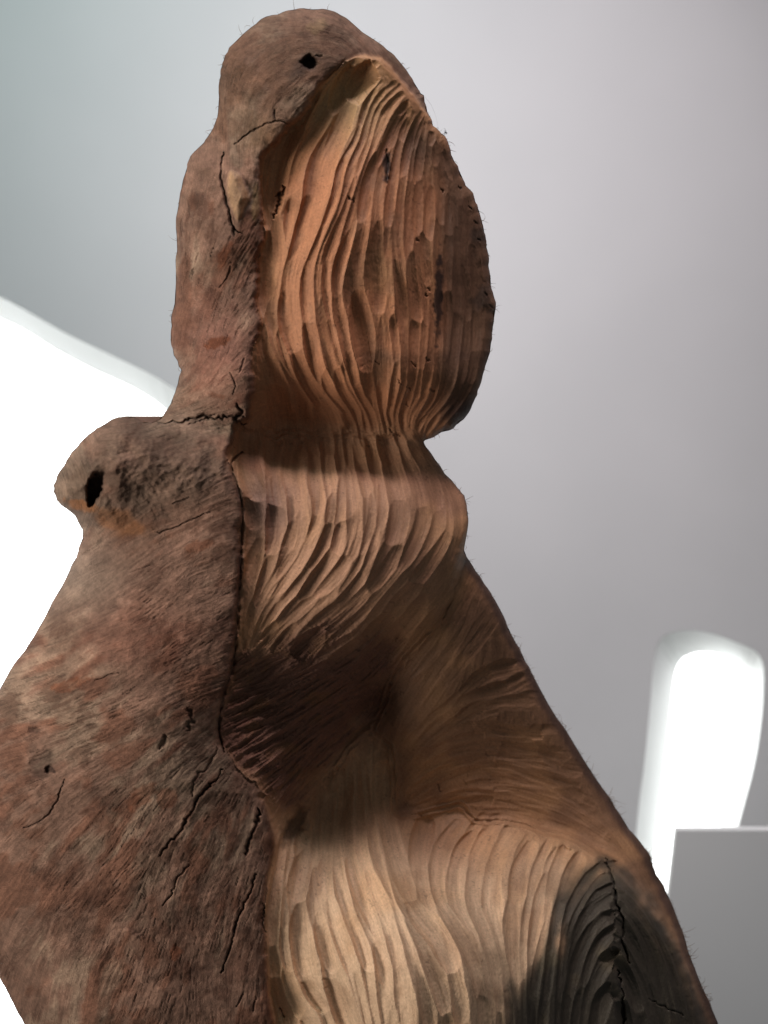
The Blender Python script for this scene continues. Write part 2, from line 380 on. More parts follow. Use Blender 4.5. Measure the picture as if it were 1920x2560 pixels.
CG = [[(600,1057),(585,1165),(611,1241),(622,1337),(617,1434),(604,1554),(600,1640)],
      [(650,1052),(645,1178),(678,1270),(685,1337),(654,1434),(620,1531),(606,1645)],
      [(712,1052),(718,1193),(733,1289),(717,1366),(683,1434),(645,1521),(612,1640)],
      [(770,1052),(778,1183),(789,1251),(780,1328),(741,1410),(693,1482),(640,1569),(616,1640)],
      [(828,1054),(847,1193),(847,1289),(818,1386),(760,1463),(702,1535),(630,1630)],
      [(876,1059),(908,1193),(915,1289),(895,1386),(847,1463),(770,1536),(660,1635)],
      [(924,1064),(964,1202),(973,1289),(944,1395),(895,1482),(818,1560),(700,1650)],
      [(982,1066),(1036,1202),(1046,1299),(1006,1395),(948,1477),(876,1554),(760,1660)],
      [(1030,1064),(1100,1202),(1118,1313),(1069,1419),(1001,1501),(934,1574),(862,1641),(789,1704)],
      [(1059,1106),(1151,1241),(1162,1337),(1122,1444),(1054,1550),(982,1637),(910,1704)]]
bundle(CG, [1,1,1,2,2,2,1,2,2], 14.5, (0.10,0.26), 0.15, 0.68, 23, wmax=30)
DG = [[(850,1560),(720,1625),(596,1680)],[(960,1600),(780,1700),(690,1745),(572,1810)],[(980,1650),(880,1710),(760,1790),(590,1905)],[(960,1720),(890,1780),(800,1850),(660,1985)],[(930,1820),(870,1870),(800,1940),(715,2030)]]
bundle(DG, [4,4,4,4], 17.0, (0.3,0.7), 0.2, 0.66, 31, wmin=5, wmax=18)
EG = [[(1160,1430),(1100,1560),(1010,1680)],[(1200,1470),(1140,1600),(1030,1760)],[(1250,1560),(1150,1680),(1010,1850)]]
bundle(EG, [3,3], 3.0, (0.4,0.7), 0.2, 0.66, 37, wmax=22)
EG = [[(1290,1640),(1180,1700),(1060,1800),(1000,1880)],[(1340,1720),(1200,1760),(1084,1836),(1010,1910)],[(1404,1861),(1300,1848),(1177,1832),(1084,1862),(1010,1940)],[(1450,1930),(1330,1910),(1200,1895),(1090,1920),(1010,1985)],[(1484,2035),(1410,1990),(1330,1965),(1220,1957),(1115,1972),(1020,2015)],[(1540,2120),(1440,2065),(1330,2020),(1230,2000),(1146,2004),(1050,2036)],[(1560,2160),(1484,2125),(1392,2082),(1269,2045),(1170,2024)]]
bundle(EG, [2,2,2,2,3,3], 5.5, (0.2,0.42), 0.18, 0.66, 41, wmin=5, wmax=24)
EG = [[(1500,2020),(1600,2160),(1680,2320),(1740,2500),(1790,2680)],[(1500,2110),(1575,2185),(1645,2280),(1700,2380),(1740,2480),(1790,2690)]]
bundle(EG, [2], 2.5, (0.2,0.4), 0.2, 0.66, 43, wmax=20)
FG = [[(705,2090),(688,2200),(676,2320),(680,2420),(700,2560),(715,2740)],
      [(752,2075),(730,2190),(731,2299),(741,2396),(770,2492),(809,2560),(870,2740)],
      [(800,2010),(780,2140),(772,2251),(789,2347),(813,2444),(847,2560),(910,2740)],
      [(838,1938),(828,2058),(811,2179),(815,2275),(847,2371),(886,2468),(912,2560),(955,2740)],
      [(868,1880),(871,2010),(859,2121),(876,2227),(910,2323),(936,2420),(965,2560),(1000,2740)],
      [(900,1865),(910,2010),(924,2121),(960,2227),(994,2314),(1018,2396),(1040,2560),(1070,2740)],
      [(940,1850),(948,1986),(970,2097),(1003,2212),(1040,2290),(1085,2357),(1125,2468),(1140,2560),(1155,2740)],
      [(980,1880),(982,2000),(1000,2130),(1035,2203),(1070,2285),(1130,2347),(1172,2444),(1186,2560),(1195,2740)]]
bundle(FG, [2,1,1,2,2,2,1], 15.5, (0.10,0.28), 0.15, 0.68, 53, wmax=32)
PG = [[(1000,2045),(1010,2130),(1035,2203),(1070,2285),(1130,2347),(1172,2444),(1186,2560),(1195,2740)],
      [(1140,2020),(1084,2125),(1082,2227),(1112,2299),(1161,2371),(1192,2468),(1204,2560),(1212,2740)],
      [(1190,2050),(1134,2130),(1124,2227),(1156,2299),(1194,2371),(1220,2468),(1229,2560),(1235,2740)],
      [(1232,2056),(1180,2141),(1172,2246),(1197,2338),(1232,2430),(1244,2560),(1250,2740)],
      [(1275,2058),(1228,2141),(1217,2246),(1235,2338),(1258,2430),(1268,2560),(1272,2740)],
      [(1318,2073),(1271,2153),(1258,2252),(1266,2369),(1280,2461),(1290,2560),(1290,2740)],
      [(1367,2086),(1324,2172),(1306,2264),(1300,2375),(1305,2500),(1310,2740)],
      [(1410,2098),(1380,2190),(1361,2289),(1343,2399),(1330,2522),(1330,2740)],
      [(1480,2130),(1445,2203),(1408,2295),(1386,2399),(1367,2560),(1360,2740)]]
bundle(PG, [1,1,1,1,1,1,2,2], 16.0, (0.16,0.38), 0.12, 0.68, 61, wmax=28, wmin=9)
RG = [[(1385,2740),(1395,2560),(1402,2420),(1430,2270),(1515,2155),(1580,2200),(1650,2300),(1710,2420),(1745,2560),(1780,2740)],
      [(1400,2740),(1405,2580),(1420,2440),(1455,2320),(1525,2235),(1590,2280),(1650,2390),(1690,2560),(1710,2740)],
      [(1425,2740),(1430,2620),(1445,2500),(1478,2380),(1530,2310),(1580,2360),(1620,2460),(1650,2600),(1660,2740)],
      [(1462,2740),(1465,2640),(1475,2540),(1500,2460),(1535,2425),(1565,2470),(1590,2550),(1605,2640),(1610,2740)],
      [(1510,2740),(1510,2700),(1512,2640),(1518,2590),(1532,2570),(1545,2590),(1553,2640),(1556,2700),(1556,2740)]]
bundle(RG, [3,2,2,1], 20.0, (0.16,0.36), 0.15, 0.68, 71, wmin=9, wmax=26)
# burl swirls on the head's right rim
for k, (bx, by, rr) in enumerate([(1195,590,46),(1210,740,55),(1185,850,40),(1130,420,34),(1090,345,26)]):
    rb = np.random.default_rng(80+k)
    for q in range(5):
        r0 = rr * (0.25 + 0.2*q); a0 = rb.uniform(1.5, 2.6); a1 = a0 + rb.uniform(1.6, 3.0)
        t = np.linspace(a0, a1, 12)
        scoop(np.stack([bx + 0.8*r0*np.cos(t), by + 1.25*r0*np.sin(t)], 1), np.full(12, rr*0.14), 8.0)

# ------------------------------------------------------------------ grain direction and fibres
FD = [(560,250,.2,1),(650,250,.5,-1),(650,100,1,-.6),(800,60,1,.2),(920,110,1,.8),(1010,200,.7,1),(800,210,1,-.6),(500,450,-.3,1),(470,700,-.05,1),(540,700,-.45,1),(600,560,-.2,1),(570,850,-.6,1),(500,950,-.5,1),
      (430,1040,1,-.2),(550,1040,1,-.15),(500,1150,1,-.5),(300,1180,1,-.3),(180,1220,.2,1),(400,1250,1,-.5),(300,1400,1,-.68),(500,1400,1,-.45),(150,1550,1,-.6),(300,1650,1,-.42),(500,1700,1,-.6),(150,1800,1,-.45),
      (400,1900,1,-.9),(560,1950,.8,-1),(50,1950,1,-.6),(250,2100,.8,-1),(500,2200,.5,-1),(620,2250,.35,-1),(100,2300,.6,-1),(400,2450,.3,-1),(600,2500,.15,-1),(150,2600,.3,-1)]
c2 = rbf([(x,y,math.cos(2*math.atan2(b,a))) for x,y,a,b in FD], reg=0.05); s2 = rbf([(x,y,math.sin(2*math.atan2(b,a))) for x,y,a,b in FD], reg=0.05)
wob = 0.4*fbm(110, 5, 3) + 0.12*vnoise(22, 6)
th = 0.5*np.arctan2(s2, c2) + wob
bx_, by_ = np.cos(th), np.sin(th)
carved = np.minimum(np.minimum(dH, dC), np.minimum(dB, dE)) < 0
have = carved & ((DIRX != 0) | (DIRY != 0))
VXf = np.where(have, DIRX, bx_); VYf = np.where(have, DIRY, by_)
sg = np.where(VYf < 0, -1.0, 1.0); VXf = VXf*sg; VYf = VYf*sg
def lic(src, steps):
    acc = src.copy()
    jj, ii = np.meshgrid(np.arange(NX, dtype=float), np.arange(NY, dtype=float))
    for s in (1, -1):
        px, py = jj.copy(), ii.copy(); dx, dy = VXf*s, VYf*s
        for k in range(steps):
            px += dx; py += dy
            ix = np.clip(np.rint(px), 0, NX-1).astype(int); iy = np.clip(np.rint(py), 0, NY-1).astype(int)
            acc += src[iy, ix]
            ndx, ndy = VXf[iy, ix]*s, VYf[iy, ix]*s
            f = np.where(ndx*dx + ndy*dy < 0, -1.0, 1.0); dx, dy = ndx*f, ndy*f
    a = acc / (2*steps+1); return (a - a.mean()) / a.std()
white = rng.normal(size=GX.shape)
fib1 = lic(white, 7)                                     # fine fibres
mid = vnoise(6.5, 51) + 0.4*rng.normal(size=GX.shape)
fib2 = lic(mid, 14)                                      # coarser strands
fib3 = lic(vnoise(20, 52), 26)                           # broad streaks
def blur(A, r):
    for ax in (0, 1):
        for _ in range(2):
            p = np.concatenate([np.repeat(np.take(A, [0], ax), r+1, ax), A, np.repeat(np.take(A, [-1], ax), r, ax)], ax)
            c = np.cumsum(p, ax); n = A.shape[ax]
            A = (np.take(c, np.arange(2*r+1, 2*r+1+n), ax) - np.take(c, np.arange(0, n), ax)) / (2*r+1)
    return A
GOUGE = np.minimum(GOUGE, 0.34*blur(GOUGE, 14))           # no proud uncut islands between strokes
pitf = lic((rng.random(GX.shape) < 0.010).astype(float), 4)
print('fields done')

# ------------------------------------------------------------------ assemble heights
def sstep(d, w): return 1.0 / (1.0 + np.exp(np.clip(d / w, -30, 30)))
mcar = np.minimum(np.minimum(dH, dC), np.minimum(dB, dE))
for p_, q_ in ((dC, dB), (dC, dE), (dB, dE), (dH, dC)): mcar = np.minimum(mcar, np.maximum(p_, q_) - 14)
mask_car = sstep(mcar, 2.2)
mask_E = sstep(dE, 8.0)
base_car = K*(1-mask_E) + np.minimum(E, K + 400)*mask_E
D = np.maximum(-sdfS, 0)
def rim(R, A):
    q = np.clip(1 - D / R, 0, 1); return A * (1 - np.sqrt(np.clip(1 - q*q, 0, 1)))
rim_b = rim(210, 190) * smoothstep(1000, 1150, GY) + (rim(130, 120)) * (1 - smoothstep(1000, 1150, GY))
stub_d = np.hypot((GX-262)*np.where(GX > 262, 0.48, 1.0) + 0.25*(GY-1170), (GY-1165)/1.0) + 14*fbm(50, 69, 2)
rim_stub = rim(90, 100)
ws = 1 - smoothstep(110, 190, stub_d)
rim_b = rim_b*(1-ws) + rim_stub*ws
rim_c = rim(42, 46)
Hbark = W - rim_b
# broad lumps and fibres of the weathered side
lump = 9*fbm(170, 61, 3) + 4.0*fbm(52, 62, 3)
tf = 3.4*(fbm(120, 74, 5) + 0.10*fib3 + 0.05*fib2)
tl = np.floor(tf); terr = tl + smoothstep(0.70, 1.0, tf - tl)       # flaked layers
lip = np.where(mcar > 0, np.exp(-np.maximum(mcar, 0)/(11 + 6*vnoise(50, 75))), 0)
Hbark = Hbark - 13*lip*(1 + 0.5*vnoise(24, 76))
calm = 0.45 + 0.55*smoothstep(-0.3, 0.5, fbm(140, 67, 3))
Hbark = Hbark + lump + calm*(0.25*fib3 + 0.2*fib2 + 0.36*fib1) + 0.9*fbm(12, 63, 2) + 0.8*terr
# branch stub lumps
Hst = 30*np.exp(-(stub_d/105)**2*1.1) + ws*(9*fbm(40, 64, 3) + 3*fbm(14, 65, 2))
for lx, ly, lr, lh in [(313,1078,40,24),(262,1106,36,20),(348,1125,44,9),(205,1160,40,18),(300,1168,28,12),(395,1085,30,15),(172,1228,34,16),(425,1068,22,11),(285,1222,26,12),(232,1272,30,10),(318,1200,40,9),(400,1150,50,5)]:
    Hst = np.maximum(Hst, Hst*0.5 + 0) + lh*np.exp(-(((GX-lx+9*vnoise(25, 78))**2 + (GY-ly+9*vnoise(25, 79))**2)/lr**2)**1.4)
Hbark = Hbark + Hst
car_fib = 0.9*fib3*0.35 + 0.5*fib2 + 0.26*fib1
rough_car = sstep(dSt + 16*vnoise(50, 68), 20.0)
gscale = 1 - 0.55*np.exp(-((GX-1060)/90)**2 - ((GY-1190)/80)**2)
Hcar = base_car - rim_c + GOUGE*gscale*smoothstep(0, 26, D + 6) + car_fib*(1 + 1.6*rough_car) + rough_car*1.8*fib2 + 1.2*fbm(120, 66, 2)
H = Hbark*(1-mask_car) + Hcar*mask_car

TINT = np.zeros(GX.shape + (3,), np.float32)
DARK = np.zeros_like(GX)                                  # dirt and rot inside cracks and knots, and the seam's painted shadow
def crack(P, w, depth, dark=0.8, jag=1.0, seed=0, split=10):
    global H, DARK
    P = catmull(P, 6); r = np.random.default_rng(seed)
    P = P + r.normal(0, jag*1.5, P.shape)
    x0, x1 = P[:,0].min()-30, P[:,0].max()+30; y0, y1 = P[:,1].min()-30, P[:,1].max()+30
    j0, j1 = np.searchsorted(gx, [x0, x1]); i0, i1 = np.searchsorted(gy, [y0, y1])
    if i1-i0 < 2 or j1-j0 < 2: return
    X = GX[i0:i1, j0:j1]; Y = GY[i0:i1, j0:j1]
    best = np.full(X.shape, 1e9); T = np.zeros(X.shape); n = len(P)
    for i in range(n-1):
        ax, ay = P[i]; dx, dy = P[i+1]-P[i]; l2 = dx*dx+dy*dy+1e-6
        t = np.clip(((X-ax)*dx+(Y-ay)*dy)/l2, 0, 1); d = (X-ax-t*dx)**2+(Y-ay-t*dy)**2
        k = d < best; best = np.where(k, d, best); T = np.where(k, (i+t)/(n-1), T)
    wl = 0.7*w * (0.2 + 0.75*np.sin(np.pi*np.clip(T, 0.02, 0.98))**0.6) * (0.75 + 0.5*vnoise(17, 300+seed, X, Y))
    f = np.exp(-(best / (wl*wl + 0.3)))
    H[i0:i1, j0:j1] -= depth * f; DARK[i0:i1, j0:j1] = np.maximum(DARK[i0:i1, j0:j1], dark*f)
def ell(cx, cy, a, b, ang=0.0, warp=0.25, seed=0):
    x = GX-cx; y = GY-cy; c, s = math.cos(ang), math.sin(ang)
    u = (x*c + y*s)/a; v = (-x*s + y*c)/b
    return np.sqrt(u*u + v*v) + warp*(vnoise(min(a, b)*0.9, 400+seed) + 0.5*vnoise(min(a, b)*0.4, 450+seed))
def hole(cx, cy, a, b, ang, depth, dark=1.0, seed=0, warp=0.3, lip=0.0, soft=0.35):
    global H, DARK
    e = ell(cx, cy, a, b, ang, warp, seed); f = 1 - smoothstep(1-soft, 1+soft*0.6, e)
    H = H - depth*f + lip*np.exp(-((e-1.35)/0.3)**2); DARK = np.maximum(DARK, dark*f)
    return e
# seam: gap between weathered skin and carved face, its shadow also painted dark
crack([(605,1130),(578,1160),(596,1225),(607,1280),(604,1336),(602,1408),(599,1471),(593,1553),(588,1620),(578,1680),(560,1735),(549,1790),(548,1835),(560,1880)], 9, 18, 0.7, 0.25, 1)
crack([(726,312),(700,303),(672,308),(644,320),(612,340),(585,362)], 3, 8, 0.8, 0.8, 2); crack([(686,275),(688,300)], 3, 6, .7, .4, 3)
crack([(560,380),(553,430),(560,480),(572,525),(583,568),(604,582)], 4.5, 12, 0.85, 0.8, 4); crack([(583,568),(585,590)], 5, 10, .9, .5, 5)
crack([(395,1056),(440,1054),(477,1050),(510,1040),(548,1046),(580,1040),(612,1040)], 5.5, 15, 0.8, 1.6, 6)
crack([(470,1062),(505,1050),(540,1035)], 3, 8, .8, .8, 7); crack([(596,1012),(604,1030),(590,1050),(612,1060)], 7, 14, .9, 1.5, 8)
crack([(530,1278),(500,1289),(477,1300),(445,1316),(395,1332)], 2.6, 7, .75, .9, 9); crack([(475,1243),(432,1260)], 2.2, 6, .7, .7, 10)
crack([(385,1410),(325,1432)], 1.8, 4, .5, .7, 11); crack([(300,1680),(240,1700)], 3, 6, .6, 1, 12)
crack([(159,1953),(150,1980),(140,2005),(122,2036),(95,2055),(58,2070)], 2.8, 7, .7, .9, 13)
crack([(556,1926),(538,1950),(515,1972),(492,2000),(482,2025),(465,2050),(452,2078),(425,2106),(400,2140)], 4.8, 14, .8, 1.2, 14)
crack([(545,1870),(520,1915),(490,1945),(478,1990)], 5, 8, .5, 1.5, 15)
crack([(474,2160),(458,2180),(440,2200),(430,2232),(402,2266)], 3.5, 9, .75, 1.2, 16)
crack([(640,2185),(634,2205),(620,2245),(600,2285),(590,2312),(580,2356),(566,2400),(552,2434)], 4.2, 13, .95, .9, 17)
crack([(646,2025),(640,2058),(628,2090),(618,2112),(616,2140)], 7, 16, .85, 1.6, 18)
crack([(610,2480),(590,2520)], 3, 8, .8, 1, 19); crack([(640,2490),(634,2530)], 3, 8, .8, 1, 20); crack([(700,2515),(712,2545)], 3, 8, .8, 1, 21)
crack([(472,1775),(476,1800),(470,1830)], 9, 8, .55, 2.5, 22); crack([(415,1842),(400,1868)], 8, 7, .45, 2, 23)
crack([(660,2265),(657,2290),(664,2330)], 5, 8, .9, 1.5, 26)
for k, P in enumerate([[(470,620),(462,648),(455,662)],[(497,630),(490,650)],[(535,618),(526,642)],[(484,672),(480,688)],[(460,530),(452,560),(455,590)],[(470,500),(475,540)],[(580,650),(570,690),(548,720)],[(575,930),(588,960),(582,985)],[(610,895),(600,930)]]):
    crack(P, 2.6, 5, .55, .5, 40+k)
# carved side: checks, slits, rot pockets
crack([(1516,2147),(1530,2200),(1543,2260),(1560,2310),(1556,2350),(1575,2408)], 6, 18, .95, 1.6, 60)
crack([(1545,2428),(1556,2480),(1556,2530),(1560,2580),(1555,2680)], 6, 18, .95, 1.6, 61); crack([(1625,2500),(1660,2518),(1712,2540)], 3, 7, .8, 1.4, 62)
crack([(712,462),(700,490),(692,520),(686,545)], 7, 12, .95, 1.8, 63); crack([(715,470),(690,492)], 4, 8, .9, .8, 64)
crack([(966,375),(968,420),(966,460)], 11, 6, .85, 1, 66); crack([(1170,1060),(1120,1078),(1100,1082)], 9, 6, .85, 2, 67)
crack([(868,490),(876,500)], 4, 5, .8, .5, 68); crack([(882,495),(884,508)], 4, 5, .7, .5, 69)
for k, (x, y) in enumerate([(1044,600),(1072,722),(1066,738),(1190,556),(1200,600),(1215,735),(1228,766),(1105,476),(1150,470),(1175,520)]): crack([(x-3,y-3),(x+3,y+4)], 3.5, 5, .65, .8, 80+k)
for k, (x, y) in enumerate([(942,905),(1035,912),(1068,898),(1000,955),(1022,970),(1080,975),(975,1075),(995,1085),(1018,1010)]): crack([(x-5,y-4),(x+5,y+5)], 2.4, 5, .7, 1, 100+k)
crack([(1165,1390),(1140,1470),(1100,1560)], 3, 6, .4, 2, 70); crack([(1095,1960),(1100,1980)], 3, 6, .8, .6, 71)
# knots and holes
e_eye = hole(774,155,20,17,0.3,24,1.0,1,0.22); e_eyeh = ell(765,160,58,42,-0.3,0.35,2)
crack([(790,140),(806,140)], 4, 6, .8, .5, 72)
e_stub = hole(236,1215,20,42,0.25,55,1.0,3,0.3); e_scar = region([(572,428),(600,432),(612,458),(627,494),(618,512),(608,540),(592,553),(580,525),(567,480)], 4, .4)
e_knot = hole(104,1907,30,42,-0.7,7,0.55,4,0.35); hole(126,1924,13,11,0,10,.9,5)
hole(86,1826,15,9,.3,4,.6,6)
e_oval = hole(738,2068,26,54,0.55,10,0.85,7,0.3,0.0,0.6)
for cx, cy, a, b, an, hh in [(796,66,42,22,-.4,9),(603,163,16,20,.3,6),(622,158,22,16,.2,3),(330,2335,30,8,.5,10),(360,1110,38,26,.3,8),(420,1075,40,20,0,6)]:
    e = ell(cx, cy, a, b, an, .3, 9); H = H + hh*np.exp(-e*e*1.2)
H = H + 20*(1 - smoothstep(-22, 6, e_scar))
# hairy relief and pits
pit = smoothstep(1.6, 3.2, pitf)*smoothstep(-0.35, 0.35, fbm(120, 72, 2))
bark_only = 1 - mask_car
H = H - 1.6*pit*bark_only
H = np.where(sdfS > -1, np.minimum(H, H), H)

# ------------------------------------------------------------------ colours of the wood, plus shade painted on belly and flank
def mixc(A, c, f):
    f = np.clip(f, 0, 1)[..., None].astype(np.float32); return A*(1-f) + np.asarray(c, np.float32)*f
n1 = fbm(260, 131, 4) + 0.13*fib3; n2 = fbm(130, 132, 5) + 0.16*fib3; n3 = fbm(60, 133, 5) + 0.14*fib2
bark = np.ones(GX.shape + (3,), np.float32) * lin(154, 120, 102)
bark = mixc(bark, lin(136, 94, 74), smoothstep(-0.05, 0.25, n2)*0.75)
bark = mixc(bark, lin(178, 152, 130), smoothstep(0.05, 0.4, -n1 + 0.3*n3)*0.7)
bark = mixc(bark, lin(96, 64, 50), smoothstep(0.08, 0.35, n3)*0.6)
bark = mixc(bark, lin(176, 120, 104), 0.6*np.exp(-((GX-540)/90)**2 - ((GY-900)/140)**2))
bark = mixc(bark, lin(190, 170, 154), 0.55*np.exp(-((GX-190)/110)**2 - ((GY-1430)/120)**2))
bark = mixc(bark, lin(140, 90, 72), 0.5*np.exp(-((GX-330)/190)**2 - ((GY-1600)/90)**2))
bark = mixc(bark, lin(128, 104, 84), 0.6*smoothstep(420, 250, GY)*(0.6+0.4*n2))
bark = mixc(bark, lin(150, 120, 92), 0.5*np.exp(-((GX-660)/80)**2 - ((GY-330)/60)**2))
bark = mixc(bark, lin(134, 114, 98), 0.7*ws*(0.7+0.5*fbm(40, 70, 3)))
bark = mixc(bark, lin(176, 120, 78), 0.8*(1-smoothstep(.6, 1.1, ell(200,1262,46,16,.25,.3,21))) + 0.6*(1-smoothstep(.4, 1.2, ell(300,1300,70,40,.2,.4,22))))
for cx, cy, a, b, an, f in [(541,858,34,15,-.35,.75),(345,1995,60,28,-.6,.5),(420,1990,32,26,0,.5),(180,1710,60,16,-.3,.5),(500,1365,34,16,-.2,.45),(440,2380,16,24,.2,.5),(545,990,22,8,.2,.4),(560,640,14,40,.4,.5)]:
    bark = mixc(bark, lin(136, 76, 46), f*(1-smoothstep(.7, 1.1, ell(cx, cy, a, b, an, .35, int(cx)))))
bark = mixc(bark, lin(58, 48, 44), .8*(1-smoothstep(.4, 1.1, e_eyeh)))
bark = mixc(bark, lin(188, 150, 116), 1 - smoothstep(-8, 3, e_scar)); bark = mixc(bark, lin(186, 152, 112), .8*(1-smoothstep(.6, 1.1, ell(640,505,12,50,.05,.2,31))))
bark = mixc(bark, lin(160, 132, 102), .7*(1-smoothstep(.3, 1.1, ell(796,66,40,20,-.4,.3,9))))
lvl = (np.sin(tl*12.9898)*43758.5453) % 1.0
bark = bark * (1 + 0.32*(blur(lvl, 2) - 0.5))[..., None]
bark = bark * np.array([0.86, 0.81, 0.755], np.float32)
bark = bark * (0.98*(1 + 0.10*np.clip(fib1, -2, 2) + 0.05*np.clip(fib2, -2, 2) + 0.16*fbm(9, 73, 2) + 0.22*fbm(34, 77, 3)))[..., None]
bark = bark * (1 - 0.4*pit)[..., None]

nA = fbm(170, 141, 3)
car = np.ones(GX.shape + (3,), np.float32) * lin(186, 140, 100)
car = mixc(car, lin(182, 122, 86), sstep(dH, 30)*0.95)
car = mixc(car, lin(182, 156, 112), 0.7*sstep(dH, 8)*np.exp(-((GX-850)/130)**2 - ((GY-250)/110)**2))
car = mixc(car, lin(172, 128, 100), sstep(dC, 40)*0.9)
car = mixc(car, lin(208, 172, 138), sstep(dB, 26)*(0.45 + 0.55*smoothstep(1950, 2260, GY + 40*nA)))  # belly colour darkened toward the top to imitate its shade
car = mixc(car, lin(132, 98, 74), sstep(dE, 12)*0.95)  # flank painted darker, shade put into the wood colour
car = mixc(car, lin(196, 146, 100), 0.4*smoothstep(0, .6, fbm(130, 142, 3)))
car = mixc(car, lin(150, 112, 84), 0.4*smoothstep(0.1, .6, fbm(90, 143, 3) + .2*fib3))
# head's right side: dark burl wood
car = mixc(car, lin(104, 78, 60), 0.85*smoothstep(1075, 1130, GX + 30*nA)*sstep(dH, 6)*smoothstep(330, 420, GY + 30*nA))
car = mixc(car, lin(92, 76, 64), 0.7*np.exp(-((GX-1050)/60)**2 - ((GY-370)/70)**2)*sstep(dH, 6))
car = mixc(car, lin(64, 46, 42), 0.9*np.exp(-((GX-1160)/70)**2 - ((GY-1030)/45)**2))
car = mixc(car, lin(40, 32, 32), .85*(1-smoothstep(.5, 1.1, ell(1096, 735, 13, 130, .02, .35, 90))))
car = mixc(car, lin(40, 34, 36), .8*(1-smoothstep(.5, 1.1, ell(967, 415, 13, 46, .02, .3, 91))))
for by in (742, 590): car = mixc(car, lin(60, 48, 40), .7*(1-smoothstep(.3, 1.2, ell(1205, by, 30, 44, .1, .4, by))))
car = mixc(car, lin(96, 70, 56), 0.6*np.exp(-((GY-892)/20)**2)*smoothstep(880, 920, GX)*(0.5+0.5*vnoise(30, 145)))
# purple-brown stain of the heart wood
car = mixc(car, lin(124, 96, 92), 0.65*np.exp(-((GX-670)/60)**2 - ((GY-1270)/75)**2))
stn = np.clip(rough_car*1.1 + 0.15*fib2*rough_car, 0, 1)
car = mixc(car, lin(112, 78, 66), 0.85*stn); car = mixc(car, lin(128, 92, 60), 0.5*stn*smoothstep(.1, .6, fbm(46, 146, 3) + .25*fib3))
car = mixc(car, lin(56, 42, 38), 0.5*np.exp(-((GX-960)/60)**2 - ((GY-1740)/70)**2))  # darker patch centred in the hollow
# dark grey-green growth rings
rw = sstep(dR + 14*vnoise(34, 147) + 9*fib3, 9.0)
car = mixc(car, lin(64, 60, 52), 0.96*rw); car = mixc(car, lin(110, 96, 74), .45*rw*smoothstep(.1, .6, fbm(80, 148, 3)))
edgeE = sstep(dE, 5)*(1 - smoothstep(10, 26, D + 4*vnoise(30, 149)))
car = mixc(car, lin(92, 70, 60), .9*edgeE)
car = car * (1 + 0.035*np.clip(fib1, -2, 2) + 0.06*np.clip(fib2, -2, 2) + 0.03*fib3)[..., None]
spk = (vnoise(5, 151) > .8) & (vnoise(60, 152) > .15)
car = car * (1 - .35*spk)[..., None]
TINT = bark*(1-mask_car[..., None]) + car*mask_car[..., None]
TINT = mixc(TINT, lin(24, 20, 20), DARK*0.76)
TINT = np.clip(TINT, 0.004, 0.9)

# ------------------------------------------------------------------ world positions
def depth_world(X, Y, h):
    v = (SH/2 - Y) / F; t0 = L0 / (math.cos(PITCH) + 0.3*v*math.sin(PITCH))
    return t0 * (1 - h / F)
def to_world(X, Y, h):
    return CAM + rays(X, Y) * depth_world(X, Y, h)[..., None]
# snap the fringe of the grid to the outline
gyv, gxv = np.gradient(sdfS, STEP); gl = np.hypot(gxv, gyv) + 1e-6
inside = sdfS < 0
cell_any = inside[:-1,:-1] | inside[1:,:-1] | inside[:-1,1:] | inside[1:,1:]
PX, PY = GX.copy(), GY.copy()
k = (~inside) & (sdfS < 2.2*STEP)
PX[k] -= (sdfS*gxv/gl)[k]; PY[k] -= (sdfS*gyv/gl)[k]
POS = to_world(PX, PY, H)
du = np.gradient(POS, axis=1); dv = np.gradient(POS, axis=0)
NRM = np.cross(du, dv); NRM /= np.linalg.norm(NRM, axis=-1, keepdims=True) + 1e-12
flip = (NRM * (CAM - POS)).sum(-1) < 0
NRM[flip] *= -1

# ------------------------------------------------------------------ wood material
def wood(name, bump, grain_scale, rough, sheen=0.0):
    m, N, Lk, b = principled(name)
    at = N.new('ShaderNodeAttribute'); at.attribute_name = 'tint'
    tc = N.new('ShaderNodeTexCoord')
    n1 = N.new('ShaderNodeTexNoise'); n1.inputs['Scale'].default_value = grain_scale; n1.inputs['Detail'].default_value = 6; n1.inputs['Roughness'].default_value = 0.65
    n2 = N.new('ShaderNodeTexNoise'); n2.inputs['Scale'].default_value = grain_scale*4; n2.inputs['Detail'].default_value = 3
    for n in (n1, n2): Lk.new(tc.outputs['Object'], n.inputs['Vector'])
    mr = N.new('ShaderNodeMapRange'); mr.inputs['From Min'].default_value = 0.3; mr.inputs['From Max'].default_value = 0.7
    mr.inputs['To Min'].default_value = 0.82; mr.inputs['To Max'].default_value = 1.16
    Lk.new(n1.outputs['Fac'], mr.inputs['Value'])
    mx = N.new('ShaderNodeVectorMath'); mx.operation = 'SCALE'
    Lk.new(at.outputs['Color'], mx.inputs[0]); Lk.new(mr.outputs['Result'], mx.inputs['Scale'])
    Lk.new(mx.outputs['Vector'], b.inputs['Base Color'])
    ad = N.new('ShaderNodeMath'); ad.operation = 'ADD'; Lk.new(n1.outputs['Fac'], ad.inputs[0]); Lk.new(n2.outputs['Fac'], ad.inputs[1])
    bm = N.new('ShaderNodeBump'); bm.inputs['Strength'].default_value = bump; bm.inputs['Distance'].default_value = 0.0012
    Lk.new(ad.outputs[0], bm.inputs['Height']); Lk.new(bm.outputs['Normal'], b.inputs['Normal'])
    b.inputs['Roughness'].default_value = rough; b.inputs['Specular IOR Level'].default_value = 0.22
    return m
MAT_BARK = wood('weathered_wood', 0.95, 240, 0.88)
MAT_CARVED = wood('carved_wood', 0.25, 330, 0.62)
